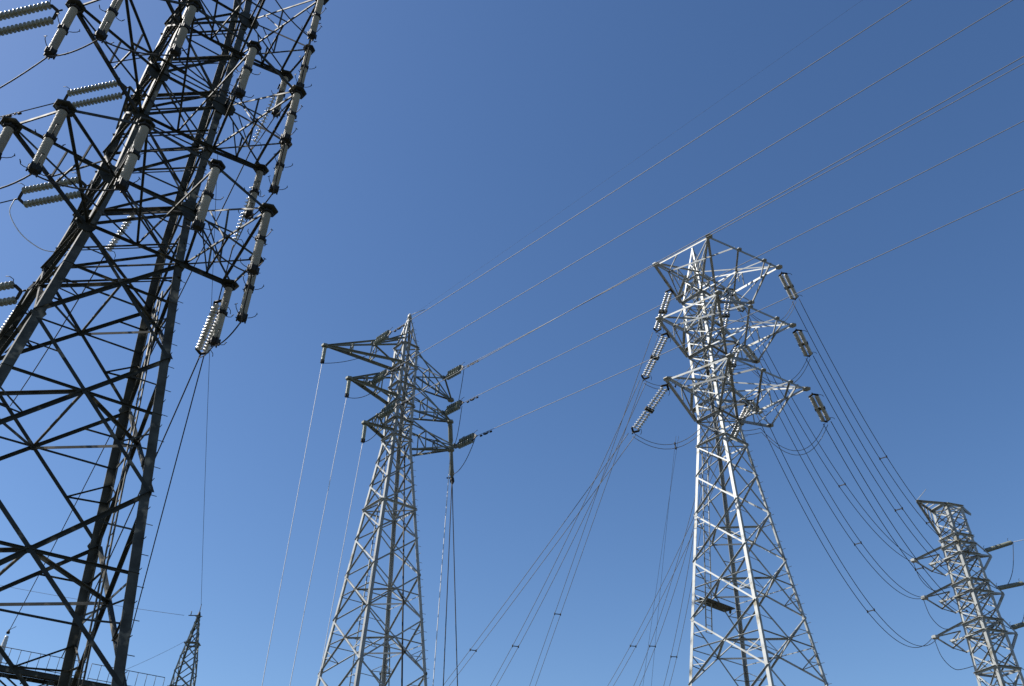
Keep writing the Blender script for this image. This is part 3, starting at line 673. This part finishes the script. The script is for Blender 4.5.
# cable termination hanging on the right hand arms
top = TIPR['middle']; bt = at_len(top, 452, 478, 3.0)
t = thing('cable_termination', 'thick grey vertical cable riser hung from the slim tower\'s right arm tips', 'cable', top)
mb = MB(); mb.lathe(top, bt, [(0, .10), (.2, .13), (1.1, .13), (1.2, .10), ((bt-top).length-.5, .11), ((bt-top).length-.2, .14), ((bt-top).length, .06)], 10); mb.build('riser_tube', M_GALV3, t)
mb = MB(); mb.lathe(bt, bt+(bt-top).normalized()*.35, [(0, .11), (.2, .13), (.35, .04)], 8); mb.bar(bt+Vector((-.3, 0, 0)), bt+Vector((.1, 0, 0)), .06, .06); mb.build('clamp', M_FIT, t)
for i, (a, b, mt, lb) in enumerate((((445, 460), (429, 700), M_WIREL, 'faint bright drop cable left of the slim tower\'s hanging riser'), ((448, 490), (441, 700), M_WIRE, 'middle dark drop cable below the slim tower\'s hanging riser'), ((452, 480), (459, 700), M_WIRE, 'right dark drop cable below the slim tower\'s hanging riser'))):
    p = bt if i else TIPR['bottom']; e = at_d(b[0], b[1]+40, math.hypot(p.x, p.y)-1.5)
    wire('drop_cable', lb, 'cable', span(p, e, .05*(i-1), 20), .02 if i == 0 else .024, mt, 'drop cables of the slim tower')
for i in range(3):
    st = at_z(*SR[i][1], SR[i][2]*S2+EYE-.1); e = [at_d(457, 405, 42.5), at_d(455, 443, 42.5), at_d(453, 474, 42.3)][i]
    wire('jumper_cable', 'jumper drooping from the slim tower\'s %s right insulators to the riser' % ORD[i], 'cable', span(st, e, .45, 14), .018, M_WIRE if i else M_WIRE, 'jumpers of the slim tower')
# earth wire of the slim tower
pk = T2.W(0, 0, 56.8); e = at_z(860, 0, EYE+56.8*S2*.97)
wire('earth_wire', 'hair thin earth wire from the slim tower\'s peak to the top edge', 'power line', span(pk, pk+(e-pk)*1.5, .1, 30), .003, M_WIRE)

# ================================================================== small far masts
def mast(loc_px, dist, wd, topw, label, bays):
    top = at_d(*loc_px, dist); cx, cy = top.x, top.y; hz = top.z-EYE
    T = Tower(cx, cy, 1.0, .9, [(-EYE, wd), (hz-3.4, wd*.36), (hz, topw)])
    t = thing('lattice_mast', label, 'mast', (cx, cy, 0), 'small far masts'); hs = [-EYE+(hz+EYE)*(1-(1-i/bays)**1.35) for i in range(bays+1)]
    T.legs(t, .11, M_GALV3, hs)
    for k in range(4):
        for h0, h1 in zip(hs, hs[1:]):
            if h1 < hz+.01: T.panel(t, k, h0, min(h1, hz-.15), .055, M_GALV3, False, False, plate=False)
    for h in hs[3::3]: T.belt(t, h, .12, M_GALV3, False)
    mb = MB(); p = T.W(0, 0, hz); mb.lathe(p-Vector((0, 0, .25)), p+Vector((0, 0, .35)), [(0, .1), (.3, .14), (.6, .06)], 8); mb.bar(p+Vector((-.7, 0, .1)), p+Vector((.1, 0, .1)), .05, .05); mb.tube([p+Vector((-.55, 0, .1)), p+Vector((-.55, 0, .4))], .03, 5)
    mb.tube([p, p+Vector((0, 0, .9))], .025, 5); mb.build('peak_cap', M_FIT, t)
    return p
p5 = mast((198.5, 617), 62.0, 2.3, .12, 'small dark pointed mast at the bottom left, beside the handrail', 18)
p6 = mast((388, 646), 95.0, 2.0, .3, 'tiny dark mast glimpsed through the base of the slim tower', 11)
a = T1.W(.2, 1.6, 31); wire('earth_wire', 'hair thin wire rising from the small dark mast into the near dark tower', 'power line', span(p5+Vector((0, 0, .8)), a, .3, 24), .012, M_WIRE)
a = at_d(-40, 577, 75.0); wire('earth_wire', 'faint thin wire crossing low behind the dark tower to the small mast', 'power line', span(p5+Vector((-1, 0, .1)), a, .15, 24), .012, M_WIRE)
a = at_d(120, 672, 58.0); wire('earth_wire', 'faint guy wire sloping down left from the small dark mast', 'power line', span(p5+Vector((0, 0, -1.3)), a, .1, 24), .009, M_WIRE)
a = at_d(676, 440, 140.0); b_ = at_d(650, 700, 150.0)
for i, dx in enumerate((0, 9)):
    a = at_d(676+dx*.3, 436, 140.0); b_ = at_d(650-dx, 700, 150.0)
    wire('power_line', 'faint far wire hanging nearly vertical left of the bright tower, %s of two' % ('right' if i == 0 else 'left'), 'power line', span(a, b_, -.5, 20), .024, M_WIRE, 'faint far wires')

# ================================================================== railed steel walkway, bottom left
RH = 1.1; zt = 18.6
A = at_z(0, 646, zt); B = at_z(165, 677.5, zt); d = (B-A).normalized(); n = Vector((d.y, -d.x, 0)); n = n if n.dot(A) < 0 else -n
Lr = (B-A).length; zd = zt-RH
wk = thing('elevated_walkway', 'dark steel walkway with thin handrails behind the dark tower\'s foot', 'walkway', (B.x, B.y, 0))
mb = MB(); c0 = A-d*22; c0.z = zd; c1 = B+d*.15; c1 = Vector((c1.x, c1.y, zd)); back = -n
mb.bar(c0+back*.8-Vector((0, 0, .06)), c1+back*.8-Vector((0, 0, .06)), 1.7, .06); mb.build('deck', M_FIT, wk)
mb = MB()
for sgn, dz in ((0, -.32), (1.6, -.32)): mb.bar(c0+back*sgn+Vector((0, 0, dz)), c1+back*sgn+Vector((0, 0, dz+.1)), .12, .25)
for dz in (-1.5,): mb.bar(c0+back*.1+Vector((0, 0, dz)), c1+back*.1+Vector((0, 0, dz)), .2, .3); mb.bar(c0+back*1.5+Vector((0, 0, dz)), c1+back*1.5+Vector((0, 0, dz)), .2, .3)
L2 = (c1-c0).length; nb = int(L2/1.5)
for i in range(nb):
    p = c0+d*(i*L2/nb); q = c0+d*((i+1)*L2/nb); lo, hi = -1.4, -.5
    if i % 2: lo, hi = hi, lo
    mb.bar(p+back*.1+Vector((0, 0, lo)), q+back*.1+Vector((0, 0, hi)), .09, .09); mb.bar(p+back*1.5+Vector((0, 0, lo)), q+back*1.5+Vector((0, 0, hi)), .09, .09)
    mb.bar(p+back*.05+Vector((0, 0, -.6)), p+back*1.55+Vector((0, 0, -.6)), .08, .08)
mb.build('girder', M_DARK, wk)
for f in (.25, .62, .98):
    p = c0+(c1-c0)*f
    for s_ in (.1, 1.5):
        mb = MB(); q = p+back*s_; mb.bar(Vector((q.x, q.y, 0)), Vector((q.x, q.y, zd-1.4)), .28, .28, (0, 1, 0)); mb.build('column', M_DARK, wk)
secs = []; x = Lr
for ln in (5.2, 5.6, 3.6, 5.0, 5.2, 5.0, 5.2, 5.0): secs.append((x-ln, x)); x -= ln+.28
for s_ in (.02,):
    for a_, b_ in secs:
        p = A+d*a_; q = A+d*b_; p = Vector((p.x, p.y, zd))+back*s_; q = Vector((q.x, q.y, zd))+back*s_; mb = MB()
        for z in (RH, .12): mb.tube([p+Vector((0, 0, z)), q+Vector((0, 0, z))], .024, 6)
        k = int((b_-a_)/.62)
        for i in range(k+1):
            c = p+(q-p)*(i/k); mb.tube([c, c+Vector((0, 0, RH))], .02, 5)
        mb.build('handrail', M_FIT, wk)
# bushing on the walkway that takes the cable from the dark tower
e = at_d(8, 633, 68.0); t = thing('post_insulator', 'pale tapered bushing on the walkway at the left edge, cable on its tip', 'insulator', (e.x, e.y, e.z-2.6))
mb = MB(); mb.lathe((e.x, e.y, e.z-2.2), e, [(i*.1, .26-.16*(i/20)+(.03 if i % 2 else 0)) for i in range(21)], 12); mb.build('shed_column', M_PALE, t)
mb = MB(); mb.lathe(e-Vector((0, 0, .05)), e+Vector((0, 0, .3)), [(0, .1), (.1, .12), (.3, .03)], 8); mb.tube([e+Vector((0, 0, .2)), e+Vector((.4, 0, .45))], .02, 5); mb.build('terminal', M_FIT, t)
mb = MB(); zb = zd-.06; mb.lathe((e.x, e.y, 0), (e.x, e.y, e.z-2.2), [(0, .3), (e.z-2.25, .3), (e.z-2.2, .24)], 12); mb.build('base', M_DARK, t)
